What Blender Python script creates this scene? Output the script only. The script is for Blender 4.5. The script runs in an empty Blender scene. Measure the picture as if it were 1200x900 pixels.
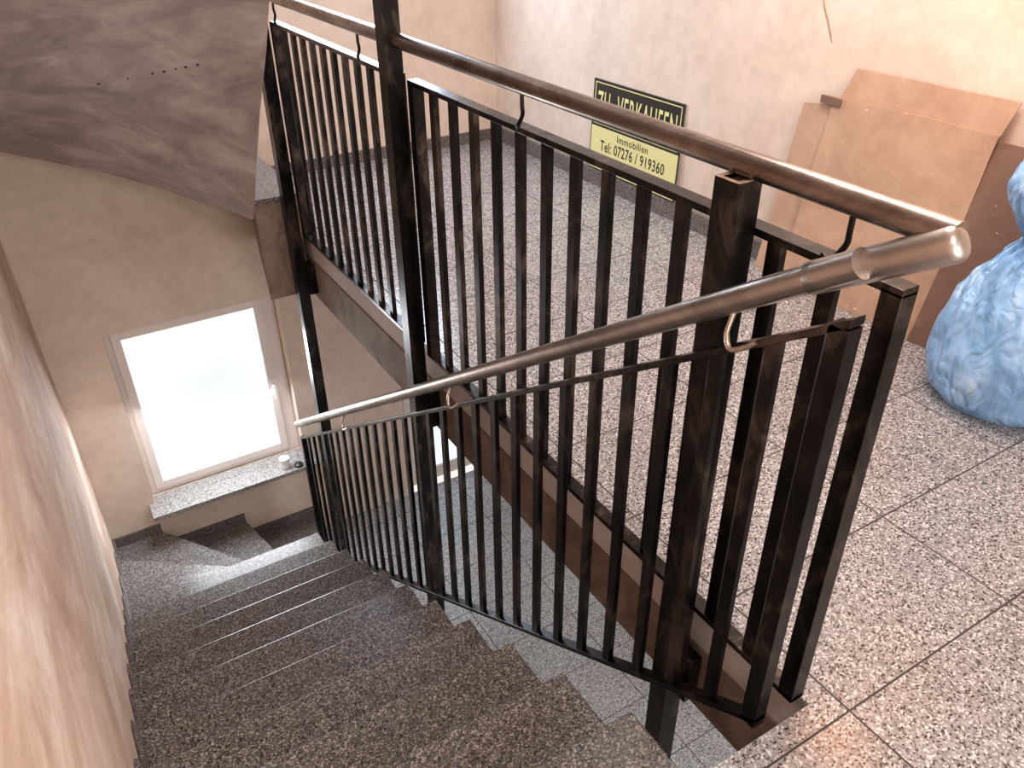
import bpy, bmesh, math, random
from mathutils import Vector, Matrix, noise
random.seed(4)
scene=bpy.context.scene
try:
    scene.view_settings.view_transform='Standard'
except Exception: pass

# ------------------------------------------------------------ materials
def newmat(n):
    m=bpy.data.materials.new(n); m.use_nodes=True
    nt=m.node_tree; b=nt.nodes['Principled BSDF']
    return m,nt,b
def ramp(nt,stops,interp='LINEAR'):
    r=nt.nodes.new('ShaderNodeValToRGB'); r.color_ramp.interpolation=interp
    e=r.color_ramp.elements
    while len(e)<len(stops): e.new(0.5)
    for i,(p,c) in enumerate(stops):
        e[i].position=p; e[i].color=(*c,1)
    return r
def coord(nt,scale=(1,1,1),loc=(0,0,0)):
    t=nt.nodes.new('ShaderNodeTexCoord'); m=nt.nodes.new('ShaderNodeMapping')
    m.inputs['Scale'].default_value=scale; m.inputs['Location'].default_value=loc
    nt.links.new(t.outputs['Object'],m.inputs['Vector']); return m.outputs[0]
def noisen(nt,vec,scale,detail=4,rough=.6,dist=0):
    n=nt.nodes.new('ShaderNodeTexNoise'); n.inputs['Scale'].default_value=scale
    n.inputs['Detail'].default_value=detail; n.inputs['Roughness'].default_value=rough
    n.inputs['Distortion'].default_value=dist
    nt.links.new(vec,n.inputs['Vector']); return n
def mix(nt,fac,a,b,mode='MIX'):
    m=nt.nodes.new('ShaderNodeMix'); m.data_type='RGBA'; m.blend_type=mode
    for s,v in ((m.inputs[0],fac),(m.inputs[6],a),(m.inputs[7],b)):
        if hasattr(v,'default_value') or hasattr(v,'links'): nt.links.new(v,s)
        elif isinstance(v,tuple): s.default_value=(*v,1)
        else: s.default_value=v
    return m.outputs[2]
def bump(nt,b,h,st,dist=.01):
    n=nt.nodes.new('ShaderNodeBump'); n.inputs['Strength'].default_value=st; n.inputs['Distance'].default_value=dist
    nt.links.new(h,n.inputs['Height']); nt.links.new(n.outputs[0],b.inputs['Normal'])
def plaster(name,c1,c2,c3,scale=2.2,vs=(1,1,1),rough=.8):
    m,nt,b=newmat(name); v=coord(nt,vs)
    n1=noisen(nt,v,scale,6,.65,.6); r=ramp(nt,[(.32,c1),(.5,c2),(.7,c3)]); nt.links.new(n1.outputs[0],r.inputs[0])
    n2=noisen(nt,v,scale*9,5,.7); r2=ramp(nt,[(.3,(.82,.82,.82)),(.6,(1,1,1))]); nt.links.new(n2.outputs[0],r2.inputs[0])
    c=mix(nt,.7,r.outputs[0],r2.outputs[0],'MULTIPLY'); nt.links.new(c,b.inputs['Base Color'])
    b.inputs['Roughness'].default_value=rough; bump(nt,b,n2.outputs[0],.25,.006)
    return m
def granite(name,cols,scale=120,tile=None,rough=.25,mortar=(.045,.037,.033)):
    m,nt,b=newmat(name); v=coord(nt)
    vo=nt.nodes.new('ShaderNodeTexVoronoi'); vo.inputs['Scale'].default_value=scale; nt.links.new(v,vo.inputs['Vector'])
    s=nt.nodes.new('ShaderNodeSeparateColor'); nt.links.new(vo.outputs['Color'],s.inputs[0])
    r=ramp(nt,[(0,cols[0]),(.14,cols[1]),(.5,cols[2]),(.85,cols[3])],'CONSTANT'); nt.links.new(s.outputs[0],r.inputs[0])
    n=noisen(nt,v,scale*.3,3,.7); r2=ramp(nt,[(.35,(.62,.61,.61)),(.6,(1.0,1.0,1.0))]); nt.links.new(n.outputs[0],r2.inputs[0])
    c=mix(nt,.75,r.outputs[0],r2.outputs[0],'MULTIPLY')
    n3=noisen(nt,v,1.3,4,.6); r3=ramp(nt,[(.35,(.82,.8,.8)),(.65,(1,1,1))]); nt.links.new(n3.outputs[0],r3.inputs[0])
    c=mix(nt,.8,c,r3.outputs[0],'MULTIPLY')
    if tile:
        br=nt.nodes.new('ShaderNodeTexBrick'); br.offset=0; br.squash=1
        v2=coord(nt,(1,1,1),(-tile[2],-tile[3],0)); nt.links.new(v2,br.inputs['Vector'])
        br.inputs['Scale'].default_value=1; br.inputs['Brick Width'].default_value=tile[0]; br.inputs['Row Height'].default_value=tile[1]
        br.inputs['Mortar Size'].default_value=.0026; br.inputs['Mortar Smooth'].default_value=0
        br.inputs['Color1'].default_value=(1,1,1,1); br.inputs['Color2'].default_value=(.90,.90,.90,1)
        c=mix(nt,1.0,c,br.outputs['Color'],'MULTIPLY')
        c=mix(nt,br.outputs['Fac'],c,mortar)
        mr=nt.nodes.new('ShaderNodeMapRange'); nt.links.new(br.outputs['Fac'],mr.inputs[0]); mr.inputs[3].default_value=rough; mr.inputs[4].default_value=.9
        nt.links.new(mr.outputs[0],b.inputs['Roughness'])
    else: b.inputs['Roughness'].default_value=rough
    nt.links.new(c,b.inputs['Base Color'])
    return m
def steel(name,c1,c2,c3,rough=.35,metal=.85,scale=6,vs=(1,1,1)):
    m,nt,b=newmat(name); v=coord(nt,vs)
    n=noisen(nt,v,scale,6,.7,.8); r=ramp(nt,[(.35,c1),(.52,c2),(.7,c3)]); nt.links.new(n.outputs[0],r.inputs[0])
    nt.links.new(r.outputs[0],b.inputs['Base Color']); b.inputs['Metallic'].default_value=metal
    n2=noisen(nt,v,scale*3,4,.6); rr=nt.nodes.new('ShaderNodeMapRange'); nt.links.new(n2.outputs[0],rr.inputs[0])
    rr.inputs[3].default_value=rough-.12; rr.inputs[4].default_value=rough+.18; nt.links.new(rr.outputs[0],b.inputs['Roughness'])
    return m
def plain(name,c,rough=.5,metal=0):
    m,nt,b=newmat(name); b.inputs['Base Color'].default_value=(*c,1); b.inputs['Roughness'].default_value=rough; b.inputs['Metallic'].default_value=metal
    return m
def frosted(name,c1,c2,st):
    m,nt,b=newmat(name); v=coord(nt); n=noisen(nt,v,1.6,3,.5); r=ramp(nt,[(.35,c1),(.6,c2)])
    nt.links.new(n.outputs[0],r.inputs[0]); nt.links.new(r.outputs[0],b.inputs['Emission Color']); b.inputs['Emission Strength'].default_value=st
    b.inputs['Base Color'].default_value=(.15,.15,.15,1); b.inputs['Roughness'].default_value=.3
    return m

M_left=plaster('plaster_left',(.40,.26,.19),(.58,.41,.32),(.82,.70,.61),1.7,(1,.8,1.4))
M_wall=plaster('plaster_wall',(.66,.52,.425),(.75,.61,.51),(.81,.69,.59),1.4)
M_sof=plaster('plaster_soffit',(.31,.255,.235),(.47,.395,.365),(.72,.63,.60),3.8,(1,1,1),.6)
M_fasc=plaster('raw_concrete_edge',(.12,.08,.06),(.22,.155,.115),(.33,.25,.20),5)
M_edge=plaster('plaster_edge',(.52,.48,.46),(.62,.57,.55),(.72,.68,.66),3)
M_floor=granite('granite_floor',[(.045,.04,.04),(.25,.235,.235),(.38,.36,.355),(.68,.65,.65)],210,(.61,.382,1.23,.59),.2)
M_floor2=granite('granite_lower_floor',[(.12,.12,.12),(.38,.37,.37),(.54,.53,.52),(.78,.77,.76)],190,(.6,.4,0,0),.25)
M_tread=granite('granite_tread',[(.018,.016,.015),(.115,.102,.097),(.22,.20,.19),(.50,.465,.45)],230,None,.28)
M_skirt=granite('granite_skirting',[(.03,.025,.025),(.12,.10,.09),(.20,.17,.16),(.36,.32,.30)],220,None,.35)
M_sill=granite('granite_sill',[(.08,.07,.07),(.28,.26,.25),(.42,.40,.38),(.66,.64,.62)],220,None,.3)
M_steel=steel('raw_steel_dark',(.005,.0045,.0045),(.020,.016,.015),(.13,.095,.08),.28,.8,7,(1,1,.6))
M_tube=steel('brushed_steel_tube',(.09,.066,.055),(.24,.185,.155),(.50,.41,.355),.26,1,3,(1,.5,1))
M_tube2=steel('brushed_steel_stair_tube',(.28,.235,.21),(.46,.40,.36),(.70,.63,.58),.32,1,3,(1,.5,1))
M_cut=steel('cut_steel_end',(.40,.25,.18),(.56,.39,.30),(.70,.54,.44),.45,.2,20)
M_brk=steel('bracket_steel',(.45,.38,.32),(.62,.54,.46),(.8,.73,.64),.25,.9,10)
M_pvc=plain('window_pvc',(.80,.72,.68),.35)
M_white=plain('white_plastic',(.85,.82,.78),.4)
M_black=plain('black_plastic',(.02,.02,.02),.35)
M_bolt=plain('bolt_dark',(.03,.025,.02),.35,.9)
M_scuff=plain('brown_scuff',(.34,.21,.14),.8)
M_glass=frosted('frosted_glass',(.86,.93,.89),(1,1,.99),1.0)
M_glassU=frosted('frosted_glass_upper',(.62,.78,1),(.75,.88,1),9)
M_glassD=frosted('door_glass',(.62,.76,1),(.75,.87,1),1.6)
M_sblack=plain('sign_black',(.02,.02,.018),.35)
M_syel=plain('sign_yellow',(.78,.73,.34),.4)
def cardboard(name,c1,c2):
    m,nt,b=newmat(name); v=coord(nt); n=noisen(nt,v,5,6,.7,.5); r=ramp(nt,[(.3,c1),(.65,c2)]); nt.links.new(n.outputs[0],r.inputs[0])
    n2=noisen(nt,v,24,2,.5,1.5); r2=ramp(nt,[(.74,(0,0,0)),(.75,(1,1,1))]); nt.links.new(n2.outputs[0],r2.inputs[0])
    c=mix(nt,r2.outputs[0],r.outputs[0],(.72,.58,.48)); nt.links.new(c,b.inputs['Base Color']); b.inputs['Roughness'].default_value=.75
    w=nt.nodes.new('ShaderNodeTexWave'); w.inputs['Scale'].default_value=40; w.bands_direction='Z'; nt.links.new(v,w.inputs['Vector']); bump(nt,b,w.outputs[1],.08,.003)
    return m
M_card=cardboard('cardboard',(.41,.25,.165),(.54,.355,.245))
M_card2=cardboard('cardboard_dark',(.16,.09,.06),(.24,.14,.10))

# ------------------------------------------------------------ mesh helpers
def link(o,parent=None):
    scene.collection.objects.link(o)
    if parent: o.parent=parent
    return o
def obj(name,verts,faces,mats,parent=None,fm=None,smooth=False):
    me=bpy.data.meshes.new(name); me.from_pydata([tuple(v) for v in verts],[],faces)
    for m in (mats if isinstance(mats,(list,tuple)) else [mats]): me.materials.append(m)
    if fm:
        for p,i in zip(me.polygons,fm): p.material_index=i
    if smooth:
        for p in me.polygons: p.use_smooth=True
    me.update(); return link(bpy.data.objects.new(name,me),parent)
class B:
    """collects solids into one mesh"""
    def __init__(s): s.v=[];s.f=[];s.m=[];s.sm=[]
    def add(s,vs,fs,mi=0,sm=False):
        k=len(s.v); s.v+=[Vector(v) for v in vs]; s.f+=[[i+k for i in f] for f in fs]; s.m+=[mi]*len(fs); s.sm+=[sm]*len(fs)
    def box(s,x0,x1,y0,y1,z0,z1,mi=0):
        s.add([(x0,y0,z0),(x1,y0,z0),(x1,y1,z0),(x0,y1,z0),(x0,y0,z1),(x1,y0,z1),(x1,y1,z1),(x0,y1,z1)],
              [(0,3,2,1),(4,5,6,7),(0,1,5,4),(1,2,6,5),(2,3,7,6),(3,0,4,7)],mi)
    def prism(s,poly,z0,z1,mi=0):
        n=len(poly); a=sum(poly[i][0]*poly[(i+1)%n][1]-poly[(i+1)%n][0]*poly[i][1] for i in range(n))
        if a<0: poly=poly[::-1]
        vs=[(x,y,z0) for x,y in poly]+[(x,y,z1) for x,y in poly]
        fs=[tuple(range(n))[::-1],tuple(range(n,2*n))]+[(i,(i+1)%n,(i+1)%n+n,i+n) for i in range(n)]
        s.add(vs,fs,mi)
    def bar(s,p0,p1,wx,wt,mi=0):
        """bar lying in a plane x=const; ends cut vertically when sloped"""
        p0=Vector(p0);p1=Vector(p1); d=(p1-p0).normalized()
        if abs(d.z)>.99: n=Vector((0,1,0))*wt/2
        else: n=Vector((0,0,1))*(wt/2/ math.sqrt(d.x**2+d.y**2))
        x=Vector((wx/2,0,0)); vs=[]
        for p in (p0,p1):
            vs+=[p-x-n,p+x-n,p+x+n,p-x+n]
        s.add(vs,[(0,3,2,1),(4,5,6,7),(0,1,5,4),(1,2,6,5),(2,3,7,6),(3,0,4,7)],mi)
    def tube(s,pts,r,seg=20,mi=0,cap=True):
        pts=[Vector(p) for p in pts]; n=len(pts); rings=[]
        rr=r if isinstance(r,(list,tuple)) else [r]*n
        up=None
        for i,p in enumerate(pts):
            d0=(pts[i]-pts[i-1]).normalized() if i>0 else None; d1=(pts[i+1]-pts[i]).normalized() if i<n-1 else None
            d=(d0+d1).normalized() if d0 is not None and d1 is not None else (d1 if d0 is None else d0)
            if up is None:
                up=Vector((0,0,1)) if abs(d.z)<.9 else Vector((1,0,0))
            a=(up-d*up.dot(d)).normalized(); up=a; b=d.cross(a)
            rings.append([p+(a*math.cos(2*math.pi*k/seg)+b*math.sin(2*math.pi*k/seg))*rr[i] for k in range(seg)])
        vs=[v for ring in rings for v in ring]; fs=[]
        for i in range(n-1):
            for k in range(seg):
                fs.append((i*seg+k,i*seg+(k+1)%seg,(i+1)*seg+(k+1)%seg,(i+1)*seg+k))
        s.add(vs,fs,mi,True)
        if cap:
            s.add(rings[0],[tuple(range(seg))[::-1]],mi); s.add(rings[-1],[tuple(range(seg))],mi)
    def done(s,name,mats,parent=None,bevel=0):
        o=obj(name,s.v,s.f,mats,parent,s.m)
        for p,q in zip(o.data.polygons,s.sm): p.use_smooth=q
        if bevel:
            md=o.modifiers.new('bevel','BEVEL'); md.width=bevel; md.segments=2; md.limit_method='ANGLE'; md.angle_limit=math.radians(50)
        return o
def empty(name,loc=(0,0,0)):
    e=bpy.data.objects.new(name,None); e.location=loc; e.empty_display_size=.1; scene.collection.objects.link(e); return e
def smoothpath(P,k=5):
    pts=[]
    for i in range(len(P)-1):
        for j in range(k):
            p0=P[max(i-1,0)];p1=P[i];p2=P[i+1];p3=P[min(i+2,len(P)-1)];t=j/k
            pts.append(.5*((2*p1)+(p2-p0)*t+(2*p0-5*p1+4*p2-p3)*t*t+(3*p1-p0-3*p2+p3)*t**3))
    pts.append(P[-1]); return pts

# ------------------------------------------------------------ dimensions
XL,XR,YB=-.23,2.91,5.0
LOW=-2.86; CEIL=2.66; YF=-1.3
RI,TR,YT,XT=.168,.29,.939,.90

# walls
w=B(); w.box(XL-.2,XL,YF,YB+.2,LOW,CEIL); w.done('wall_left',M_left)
w=B(); w.box(XR,XR+.2,YF,YB+.2,LOW,CEIL); w.done('wall_right',M_wall)
holes=[(.10,1.18,-2.095,-.776),(1.25,2.45,1.0,2.25),(1.98,2.80,LOW,-.85)]
xs=sorted({XL,XR,*[h[0] for h in holes],*[h[1] for h in holes]}); zs=sorted({LOW,CEIL,*[h[2] for h in holes],*[h[3] for h in holes]})
w=B()
for i in range(len(xs)-1):
    for j in range(len(zs)-1):
        cx=(xs[i]+xs[i+1])/2; cz=(zs[j]+zs[j+1])/2
        if any(h[0]<cx<h[1] and h[2]<cz<h[3] for h in holes): continue
        w.box(xs[i],xs[i+1],YB,YB+.2,zs[j],zs[j+1])
wb=w.done('wall_back',M_wall)
c=B(); c.tube([(2.9088,2.40,1.17),(2.9088,2.375,1.12),(2.9088,2.345,1.07),(2.9088,2.325,1.03),(2.9088,2.312,1.0)],[.001,.003,.0025,.003,.001],8); c.done('wall_scuff_mark',[M_scuff])
# landing
XE=1.165
f=B(); f.prism([(XL,YF),(XR,YF),(XR,YB),(XE,YB),(XE,YT-TR),(XL,YT-TR)],-.03,0)
f.done('floor',M_floor)
f=B(); f.prism([(XL,YF),(XR,YF),(XR,YB),(XE+.01,YB),(XE+.01,YT-TR-.02),(XL,YT-TR-.02)],-.16,-.03,0)
f.prism([(XL,YF),(XR,YF),(XR,YB),(XE+.004,YB),(XE+.004,YT-TR-.02),(XL,YT-TR-.02)],-.38,-.16,1)
f.done('landing_slab',[M_edge,M_fasc])
f=B(); f.box(XL,XR,YF,YB,LOW-.2,LOW); f.done('lower_floor',M_floor2)
f=B(); f.box(XE,XR,YF,YB,CEIL,CEIL+.2); f.box(XL,XE,YF,YT-TR,CEIL,CEIL+.2); f.done('ceiling',M_wall)
# baseboards
b=B(); b.box(XE+.02,XR-.012,YB-.012,YB,0,.075); b.done('baseboard_back',M_skirt)
b=B(); b.box(XR-.03,XR,YF,YB,0,.095); b.done('baseboard_right',M_skirt)

# ------------------------------------------------------------ staircase
st=B(); sk=B(); G=.003
def tread(poly,z,body=.26):
    st.prism(poly,z-.03,z,0)
    c=Vector((sum(p[0] for p in poly)/len(poly),sum(p[1] for p in poly)/len(poly)))
    st.prism([(c.x+(p[0]-c.x)*.985,c.y+(p[1]-c.y)*.985) for p in poly],z-body,z-.03,0)
for i in range(11):
    z=-RI*(i+1); y1=YT+TR*i; y0=y1-TR-.02
    st.box(XL+G,XT,y0,y1,z-.03,z,0)
    st.box(XL+G,XT-.015,y0,y1-.02,z-.20,z-.03,0)
    sk.box(XL+G,XL+.016,y0+.02,y1-.005,z,z+.075)
PX,PY=XT,YT+TR*10
XLg,YBg=XL+G,YB-G
def hit(ang):
    d=Vector((-math.cos(ang),math.sin(ang)))
    t=[]
    if d.x<-1e-6: t.append((XLg-PX)/d.x)
    if d.y>1e-6: t.append((YBg-PY)/d.y)
    t=min(t); return (PX+d.x*t,PY+d.y*t)
angs=[0,18,36,55,78,104]
for k in range(5):
    a0,a1=math.radians(angs[k]),math.radians(angs[k+1]); i=11+k; z=-RI*(i+1)
    e0=hit(a0);e1=hit(a1); poly=[(PX,PY),e0]
    if e0[0]<=XLg+1e-4 and e1[1]>=YBg-1e-4: poly.append((XLg,YBg))
    poly.append(e1)
    tread(poly,z)
    if e0[0]<=XLg+1e-4:
        sk.box(XLg,XL+.016,e0[1],(YBg if e1[1]>=YBg-1e-4 else e1[1]),z,z+.075)
    if e1[1]>=YBg-1e-4:
        x0=XLg if e0[0]<=XLg+1e-4 else e0[0]
        sk.box(x0,e1[0],YB-.016,YBg,z,z+.075)
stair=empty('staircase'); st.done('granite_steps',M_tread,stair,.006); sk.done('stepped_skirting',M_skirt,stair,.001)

# ------------------------------------------------------------ upper flight soffit
I=[(.9,.55,2.66),(.9,.94,2.50),(.9,2.0,1.885),(.9,3.0,1.30),(.9,3.12,1.23),(.9,3.27,1.03),(.9,3.51,.76),(.9,3.76,.44),(.9,3.87,.29),(.9,3.93,.20),(.9,3.97,.15)]
O=[(XLg,.55,2.66),(XLg,.94,2.50),(XLg,2.0,1.885),(XLg,3.2,1.20),(XLg,3.5,1.04),(XLg,4.1,.78),(XLg,4.6,.59),(XLg,YBg,.44),(.40,YBg,.177),(.69,YBg,.02),(1.12,YBg,-.24)]
def interp(L,n):
    out=[]
    for i in range(len(L)-1):
        for k in range(n): out.append(Vector(L[i]).lerp(Vector(L[i+1]),k/n))
    out.append(Vector(L[-1])); return out
Ii,Oi=interp(I,3),interp(O,3); NS=12; vs=[];fs=[]
for a,c in zip(Ii,Oi):
    for k in range(NS+1): vs.append(a.lerp(c,k/NS))
W=NS+1; nrow=len(Ii); nb=len(vs)
vs+=[v+Vector((0,0,.22)) for v in vs]
for r_ in range(nrow-1):
    for k in range(NS):
        q=(r_*W+k,r_*W+k+1,(r_+1)*W+k+1,(r_+1)*W+k); fs.append(q); fs.append(tuple(i+nb for i in q[::-1]))
    for k in (0,NS): fs.append((r_*W+k,(r_+1)*W+k,(r_+1)*W+k+nb,r_*W+k+nb))
for k in range(NS):
    fs.append((k,k+1,k+1+nb,k+nb)); e=(nrow-1)*W; fs.append((e+k,e+k+1,e+k+1+nb,e+k+nb))
us=empty('upper_staircase')
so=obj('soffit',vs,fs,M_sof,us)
bm=bmesh.new(); bm.from_mesh(so.data); bmesh.ops.recalc_face_normals(bm,faces=bm.faces); bm.to_mesh(so.data); bm.free()
dh=B(); a,c=Vector(I[5]),Vector(O[5])
for t,r_ in ((.20,.005),(.235,.006),(.265,.004),(.30,.006),(.335,.005),(.41,.004),(.50,.005)):
    p=a.lerp(c,t); nrm=Vector((.35,.45,-.8)).normalized(); dh.tube([p-nrm*.003,p+nrm*.0015],r_,12)
dh.done('drill_holes',[M_black],us)
u=B(); u.prism([(.93,4.07),(1.16,4.07),(1.16,YBg),(1.12,YBg)],-.36,.17,1); u.prism([(.92,4.06),(1.18,4.06),(1.18,YBg),(1.1,YBg)],.17,.20,0)
u.done('bottom_step',[M_tread,M_fasc],us)

# ------------------------------------------------------------ railings
LR=empty('stair_railing')
def newel(name,y,z0,z1,open_top=True):
    n=B(); x=1.095; h=.03; t=.005
    n.box(x-h,x+h,y-h,y-h+t,z0,z1); n.box(x-h,x+h,y+h-t,y+h,z0,z1)
    n.box(x-h,x-h+t,y-h+t,y+h-t,z0,z1); n.box(x+h-t,x+h,y-h+t,y+h-t,z0,z1)
    n.box(x-h+t,x+h-t,y-h+t,y+h-t,z0,z1-.06,0)
    if open_top:
        e=.0012; q=.004
        for (a,b_,c,d) in ((x-h,x+h,y-h,y-h+t+q),(x-h,x+h,y+h-t-q,y+h),(x-h,x-h+t+q,y-h+t+q,y+h-t-q),(x+h-t-q,x+h,y-h+t+q,y+h-t-q)):
            n.box(a,b_,c,d,z1,z1+e,1)
        n.box(x-h+t,x+h-t,y-h+t,y+h-t,z1-.06,z1-.010,1)
    n.box(x+h,XE+.003,y-.045,y+.045,-.34,-.18,0)
    return n.done(name,[M_steel,M_cut],LR)
newel('newel_post_front',1.0165,-.80,1.128)
newel('newel_post_middle',2.5555,-2.0,2.655,False)
newel('newel_post_rear',4.02,-2.855,1.03,False)

XFR=1.142; ZB,ZT=.012,1.028
def bolt(b_,x,y,z):
    b_.tube([(x-.004,y,z),(x+.004,y,z)],.008,10,1)
fr=B()
for (ya,yb,n) in ((.687,2.50,14),(2.615,3.955,11)):
    fr.bar((XFR,ya-.02,ZT),(XFR,yb,ZT),.04,.016); fr.bar((XFR,ya-.02,ZB+.008),(XFR,yb,ZB+.008),.04,.016)
    for yy in (ya,yb-.02): fr.box(XFR-.02,XFR+.02,yy-.02,yy+.02,ZB,ZT-.001)
    for k in range(1,n):
        yy=ya+(yb-.02-ya)*k/n
        fr.box(XFR-.009,XFR+.009,yy-.017,yy+.017,ZB+.01,ZT-.005)
for yy in (2.48,2.615):
    for z in (.12,.3,.74,.92): bolt(fr,XFR-.021,yy,z)
fr.done('landing_frame',[M_steel,M_bolt],LR,.0015)
XH,ZH=1.106,1.152
hr=B(); hr.tube([(XH,4.9,ZH),(XH,3.5,ZH),(XH,2,ZH),(XH,.60,ZH)],.0235,28); hr.done('landing_handrail',[M_tube],LR)
bk=B()
for y in (.775,1.775,2.85,3.8):
    P=[Vector((XH,y,ZH-.02)),Vector((XH,y,ZH-.05)),Vector((XH+.004,y+.004,ZH-.075)),Vector((XH+.002,y+.02,ZT+.022)),Vector((XH+.012,y+.04,ZT+.008)),Vector((XFR-.018,y+.055,ZT+.010))]
    bk.tube(smoothpath(P),.0055,10)
bk.done('landing_brackets',[M_steel],LR)

XS=1.047; SL=.679
def zt(y): return .984-SL*(y-.70)
def zbm(y): return zt(y)-1.0
fr=B(); ya,yb=.703,4.40
fr.bar((XS,ya-.02,zt(ya-.02)),(XS,yb+.02,zt(yb+.02)),.035,.014); fr.bar((XS,ya-.02,zbm(ya-.02)),(XS,yb+.02,zbm(yb+.02)),.035,.014)
for yy in (ya,yb): fr.box(XS-.0175,XS+.0175,yy-.02,yy+.02,zbm(yy)-.012,zt(yy))
n=29
for k in range(1,n):
    yy=ya+(yb-ya)*k/n
    fr.box(XS-.008,XS+.008,yy-.016,yy+.016,zbm(yy)-.003,zt(yy))
fr.done('stair_frame',[M_steel],LR,.0012)
hs=B()
def zh(y): return 1.034-.677*(y-.78)
hs.tube([(1.05,.70,zh(.70)),(1.05,2,zh(2)),(1.046,4.5,zh(4.5))],[.0255,.0235,.0225],28)
A=Vector((1.05,.79,zh(.79))); Bv=Vector((1.10,.583,1.153)); dd=(Bv-A).normalized()
hs.tube([A,A+dd*.002,Bv-dd*.018,Bv-dd*.013,Bv-dd*.008,Bv-dd*.004,Bv-dd*.001,Bv],[.026,.0285,.0285,.0278,.0255,.0215,.014,.006],32,0)
hs.done('stair_handrail',[M_tube2],LR)
bk=B()
for y in (.935,2.15,3.44):
    P=[Vector((1.048,y,zh(y)-.018)),Vector((1.040,y,zh(y)-.042)),Vector((1.030,y-.004,zh(y)-.066)),Vector((1.024,y-.022,zt(y-.02)+.004)),Vector((1.026,y-.05,zt(y-.05)-.002)),Vector((1.031,y-.075,zt(y-.075)+.004))]
    bk.tube(smoothpath(P),.0055,10)
bk.done('stair_brackets',[M_brk],LR)

# ------------------------------------------------------------ windows / door
def window(name,x0,x1,z0,z1,glass,handle=True,y=YB+.10,fw=.055,sw=.05,fr_=None):
    e=empty(name); g_=.002; fr_=fr_ or fw
    x0+=g_;x1-=g_;z0+=g_;z1-=g_
    o=B()
    for s,(a,b_,c,d) in enumerate(((x0,x0+fw,z0,z1),(x1-fr_,x1,z0,z1),(x0+fw,x1-fr_,z0,z0+fw),(x0+fw,x1-fr_,z1-fw,z1))):
        o.box(a,b_,y,y+.06,c,d)
    X0,X1,Z0,Z1=x0+fw-.012,x1-fr_+.012,z0+fw-.012,z1-fw+.012
    for (a,b_,c,d) in ((X0,X0+sw,Z0,Z1),(X1-sw,X1,Z0,Z1),(X0+sw,X1-sw,Z0,Z0+sw),(X0+sw,X1-sw,Z1-sw,Z1)):
        o.box(a,b_,y-.018,y+.03,c,d)
    o.done('window_frame',[M_pvc],e,.004)
    g=B(); g.box(X0+sw-.005,X1-sw+.005,y+.0,y+.012,Z0+sw-.005,Z1-sw+.005); g.done('pane',[glass],e)
    if handle:
        h=B(); hx=X1-sw/2; hz=(Z0+Z1)/2-.04; h.box(hx-.013,hx+.013,y-.028,y-.018,hz-.035,hz+.035); h.tube([(hx,y-.018,hz),(hx,y-.06,hz)],.008,12)
        h.box(hx-.009,hx+.009,y-.07,y-.056,hz-.115,hz+.012); h.done('window_handle',[M_white],e,.003)
    return e
w1=window('window_1',.10,1.18,-2.095,-.776,M_glass,True,YB+.10,.05,.055,.10)
window('window_2',1.25,2.45,1.0,2.25,M_glassU,True,YB+.06,.035,.03)
window('door_1',1.98,2.80,LOW,-.85,M_glassD,True,YB+.08,.06,.09)
s=B(); s.box(.06,1.24,YB-.17,YB-.002,-2.125,-2.094); s.box(.103,1.177,YB-.002,YB+.08,-2.0945,-2.092); s.done('window_sill',M_sill,None,.001)

def lathe(b_,cx,cy,prof,seg=24,mi=0):
    vs=[(cx+r*math.cos(2*math.pi*j/seg),cy+r*math.sin(2*math.pi*j/seg),z) for r,z in prof for j in range(seg)]
    fs=[(i*seg+j,i*seg+(j+1)%seg,(i+1)*seg+(j+1)%seg,(i+1)*seg+j) for i in range(len(prof)-1) for j in range(seg)]
    b_.add(vs,fs,mi,True)
c=B(); z=-2.094
lathe(c,1.00,4.90,[(.0005,z+.001),(.026,z+.001),(.028,z+.01),(.036,z+.085),(.038,z+.087),(.036,z+.089),(.033,z+.085),(.026,z+.012),(.0005,z+.011)])
c.done('paper_cup',[M_white])
c=B(); lathe(c,1.09,4.87,[(.0005,z+.001),(.03,z+.001),(.032,z+.004),(.032,z+.018),(.027,z+.022),(.012,z+.022),(.010,z+.034),(.0005,z+.035)]); c.done('black_knob',[M_black])

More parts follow.
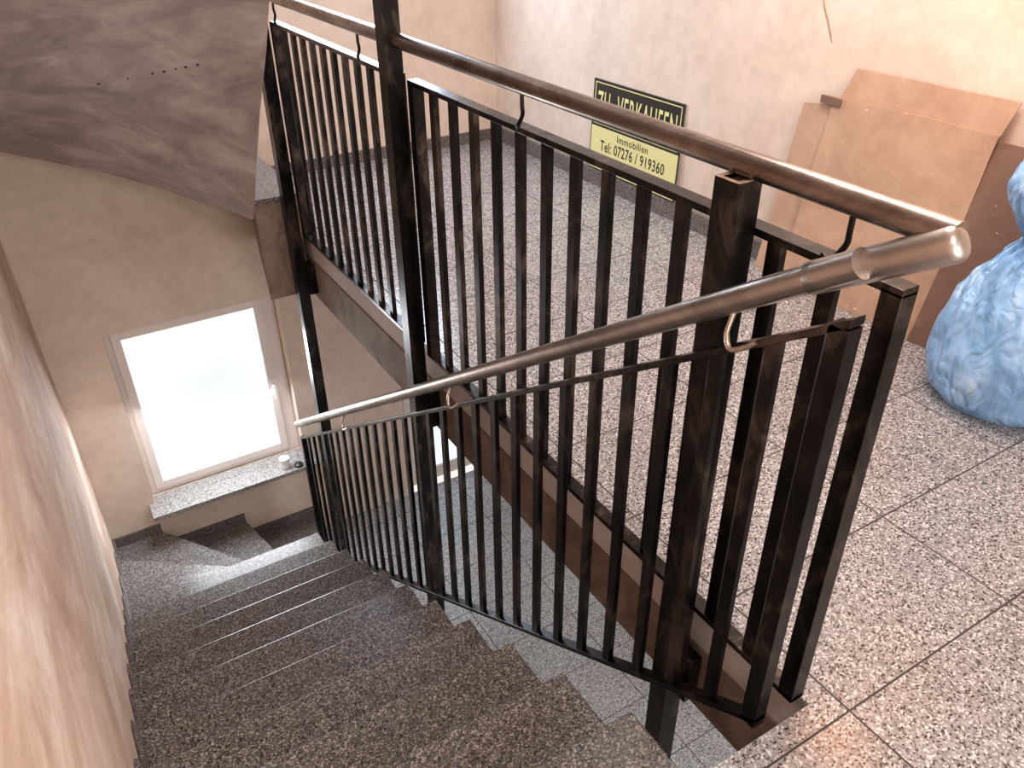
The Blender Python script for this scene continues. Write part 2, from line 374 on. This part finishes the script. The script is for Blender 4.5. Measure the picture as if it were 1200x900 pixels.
# ------------------------------------------------------------ sign
sg=empty('for_sale_sign')
SW,SH=.765,.505
bz=math.atan2(.018,SH)
Ms=Matrix.Translation((2.884,3.875,.097))@Matrix(((0,math.sin(bz),-math.cos(bz),0),(-1,0,0,0),(0,math.cos(bz),math.sin(bz),0),(0,0,0,1)))
sg.matrix_world=Ms
p=B(); p.box(0,SW,0,SH,-.004,0,0); p.done('sign_panel',[M_sblack],sg)
p=B(); p.box(.008,SW-.008,.008,.248,0,.0012); p.done('yellow_field',[M_syel],sg)
p=B()
for (a,b_,c_,d) in ((.018,SW-.018,.485,.490),(.018,SW-.018,.262,.267),(.018,.023,.262,.490),(SW-.023,SW-.018,.262,.490)): p.box(a,b_,c_,d,0,.0012)
p.done('header_border',[M_syel],sg)
def text(s,x0,x1,y0,y1,mat,off=.012,sp=1.08):
    cu=bpy.data.curves.new('txt','FONT'); cu.body=s; cu.size=1; cu.offset=off; cu.resolution_u=3; cu.space_character=sp
    o=bpy.data.objects.new('tmp',cu); scene.collection.objects.link(o); bpy.context.view_layer.update()
    dg=bpy.context.evaluated_depsgraph_get(); me=bpy.data.meshes.new_from_object(o.evaluated_get(dg)); bpy.data.objects.remove(o)
    X=[v.co.x for v in me.vertices];Y=[v.co.y for v in me.vertices]
    ax,bx,ay,by=min(X),max(X),min(Y),max(Y)
    for v in me.vertices:
        v.co=Vector((x0+(v.co.x-ax)/(bx-ax)*(x1-x0),y0+(v.co.y-ay)/(by-ay)*(y1-y0),.002))
    me.materials.clear(); me.materials.append(mat); link(bpy.data.objects.new('lettering',me),sg)
text('ZU  VERKAUFEN',.045,.72,.305,.445,M_syel,.010,1.14)
text('Immobilien',.25,.52,.196,.236,M_sblack,.006)
text('Tel: 07276 / 919360',.10,.665,.118,.180,M_sblack,.012)
text('Haimerl',.18,.60,.03,.100,M_sblack,.012)

# ------------------------------------------------------------ cardboard
def board(name,pts,mat,th=.006,parent=None,nx=10,wob=.004):
    bl,br,tr_,tl=[Vector(p) for p in pts]; vs=[];fs=[]
    for j in range(nx+1):
        for i in range(nx+1):
            a=bl.lerp(br,i/nx); c=tl.lerp(tr_,i/nx); q=a.lerp(c,j/nx)
            e=min(i,nx-i,1)*min(j,nx-j,1)
            q=q+Vector((-(noise.noise(q*4))*wob*2,noise.noise(q*9)*wob*(1-e),noise.noise(q*8+Vector((5,0,0)))*wob*(1-e) if j>0 else 0)); vs.append(q)
    k=len(vs); vs+=[v+Vector((th,0,0)) for v in vs]; W=nx+1
    for j in range(nx):
        for i in range(nx):
            q=(j*W+i,j*W+i+1,(j+1)*W+i+1,(j+1)*W+i); fs.append(q); fs.append(tuple(t+k for t in q[::-1]))
    for i in range(nx):
        fs.append((i,i+1,i+1+k,i+k)); fs.append((nx*W+i,nx*W+i+1,nx*W+i+1+k,nx*W+i+k)); fs.append((i*W,(i+1)*W,(i+1)*W+k,i*W+k)); fs.append((i*W+nx,(i+1)*W+nx,(i+1)*W+nx+k,i*W+nx+k))
    return obj(name,vs,fs,mat,parent)
cb=empty('flattened_cardboard_box')
board('main_panel',[(2.80,2.28,.001),(2.82,1.58,.001),(2.862,1.52,.82),(2.862,2.21,.82)],M_card,.006,cb)
board('side_flap',[(2.83,2.45,.001),(2.83,2.28,.001),(2.868,2.215,.79),(2.868,2.36,.765)],M_card,.006,cb)
board('top_flap',[(2.872,2.19,.815),(2.872,1.52,.815),(2.886,1.49,.93),(2.886,2.15,.935)],M_card,.006,cb)
p=B(); p.box(2.852,2.868,2.17,2.27,.785,.815); p.done('dark_strip',[M_card2],cb)  # small dark strip at the upper corner of the main panel
board('dark_panel',[(2.80,1.60,.001),(2.84,1.36,.001),(2.868,1.28,.80),(2.872,1.52,.80)],M_card2,.006,cb)

# ------------------------------------------------------------ blue bin bag
def bag():
    m,nt,b=newmat('blue_plastic_film'); v=coord(nt,(1,1,.7))
    n=noisen(nt,v,5,5,.6,1.6); r=ramp(nt,[(.32,(.14,.28,.50)),(.48,(.23,.42,.68)),(.60,(.34,.54,.80)),(.76,(.62,.77,.92))]); nt.links.new(n.outputs[0],r.inputs[0])
    nt.links.new(r.outputs[0],b.inputs['Base Color']); b.inputs['Roughness'].default_value=.3; b.inputs['Coat Weight'].default_value=.1
    def ridge(sc,seed):
        nn=noisen(nt,coord(nt,(1,1,.55),(seed,seed,0)),sc,2,.5,1.2)
        s1=nt.nodes.new('ShaderNodeMath'); s1.operation='SUBTRACT'; nt.links.new(nn.outputs[0],s1.inputs[0]); s1.inputs[1].default_value=.5
        s2=nt.nodes.new('ShaderNodeMath'); s2.operation='ABSOLUTE'; nt.links.new(s1.outputs[0],s2.inputs[0]); return s2.outputs[0]
    ad=nt.nodes.new('ShaderNodeMath'); ad.operation='MULTIPLY_ADD'; nt.links.new(ridge(10,4),ad.inputs[0]); ad.inputs[1].default_value=.45; nt.links.new(ridge(4.5,0),ad.inputs[2])
    bump(nt,b,ad.outputs[0],.8,.09)
    prof=[(0,.0),(.17,.0),(.210,.05),(.228,.15),(.228,.27),(.210,.38),(.172,.47),(.115,.54),(.07,.585),(.055,.605),(.075,.64),(.115,.70),(.135,.76),(.125,.82),(.085,.87),(.04,.895),(0,.90)]
    P=[]
    for i in range(len(prof)-1):
        for k in range(6): t=k/6; P.append((prof[i][0]*(1-t)+prof[i+1][0]*t,prof[i][1]*(1-t)+prof[i+1][1]*t))
    P.append(prof[-1]); seg=150; vs=[];fs=[]
    for r_,z in P:
        for j in range(seg):
            a=2*math.pi*j/seg; d=Vector((math.cos(a),math.sin(a),0)); q=Vector((d.x*r_,d.y*r_,z))
            near=math.exp(-((z-.605)/.18)**2)
            pleat=.018*(1-2*abs(math.sin(a*8+3*noise.noise(q*5))))*near
            rid=lambda s,o: 1-2*abs(noise.noise(q*s+Vector((o,o,o))))
            nn=noise.noise(q*3.5)*.035+rid(7,1)*.010-.006
            k=min(1,r_/.12); rr=max(0,r_+nn*k+pleat*min(1,r_/.05))
            zz=z+noise.noise(q*9+Vector((3,3,3)))*.015*k*(1 if z>.06 else 0)
            vs.append((2.665+d.x*rr*.92,1.165+d.y*rr*1.05,max(.002,zz)))
    for i in range(len(P)-1):
        for j in range(seg): fs.append((i*seg+j,i*seg+(j+1)%seg,(i+1)*seg+(j+1)%seg,(i+1)*seg+j))
    return obj('blue_bin_bag',vs,fs,m,None,None,True)
bag()

# ------------------------------------------------------------ lights
def area(name,loc,tgt,size,power,col,sy=None):
    l=bpy.data.lights.new(name,'AREA'); l.energy=power; l.color=col; l.size=size
    if sy: l.shape='RECTANGLE'; l.size_y=sy
    o=bpy.data.objects.new(name,l); o.location=loc; o.rotation_euler=(Vector(tgt)-Vector(loc)).to_track_quat('-Z','Y').to_euler(); scene.collection.objects.link(o); return o
area('landing_fill_light',(2.0,1.7,2.62),(2.0,1.7,0),.9,56,(1,.90,.83))  # added fill to brighten the landing, stands for no known fixture
area('stair_fill_light',(.5,-.4,2.60),(.4,2.0,-1.2),.5,30,(1,.90,.85))  # added unseen light above and behind the camera, aimed down the flight
area('rear_fill_light',(.9,-1.25,1.0),(.2,3.0,-.4),1.4,42,(1,.93,.88),1.2)  # added behind the camera to shade the treads, no known window there
area('lower_hall_light',(2.0,1.6,-.42),(2.0,2.2,-3),.9,42,(.95,.96,1))
area('window_daylight',(.64,4.97,-1.3),(.4,3.2,-2.6),.8,44,(.88,.94,1),.9)
area('upper_window_daylight',(1.85,4.95,1.6),(1.4,2.8,0),1.0,36,(.72,.84,1),1.0)
area('warm_wall_light',(2.5,1.2,1.9),(2.91,1.35,1.25),.25,8,(1,.33,.08))
wd=bpy.data.worlds.new('world'); scene.world=wd; wd.use_nodes=True
bg=wd.node_tree.nodes['Background']; bg.inputs[0].default_value=(1,.93,.88,1); bg.inputs[1].default_value=1.0

# ------------------------------------------------------------ camera
pp,yw,rl=.5650,.5417,.0107
fwd=Vector((math.sin(yw)*math.cos(pp),math.cos(yw)*math.cos(pp),-math.sin(pp))); rt=Vector((math.cos(yw),-math.sin(yw),0)); dn=fwd.cross(rt)
R2=rt*math.cos(rl)+dn*math.sin(rl); D2=-rt*math.sin(rl)+dn*math.cos(rl)
cd=bpy.data.cameras.new('camera'); cd.sensor_width=36; cd.lens=36*950.1/1200; cd.clip_start=.02
co=bpy.data.objects.new('camera',cd); scene.collection.objects.link(co)
mw=Matrix(((R2.x,-D2.x,-fwd.x,0),(R2.y,-D2.y,-fwd.y,0),(R2.z,-D2.z,-fwd.z,1.6),(0,0,0,1))); co.matrix_world=mw
scene.camera=co
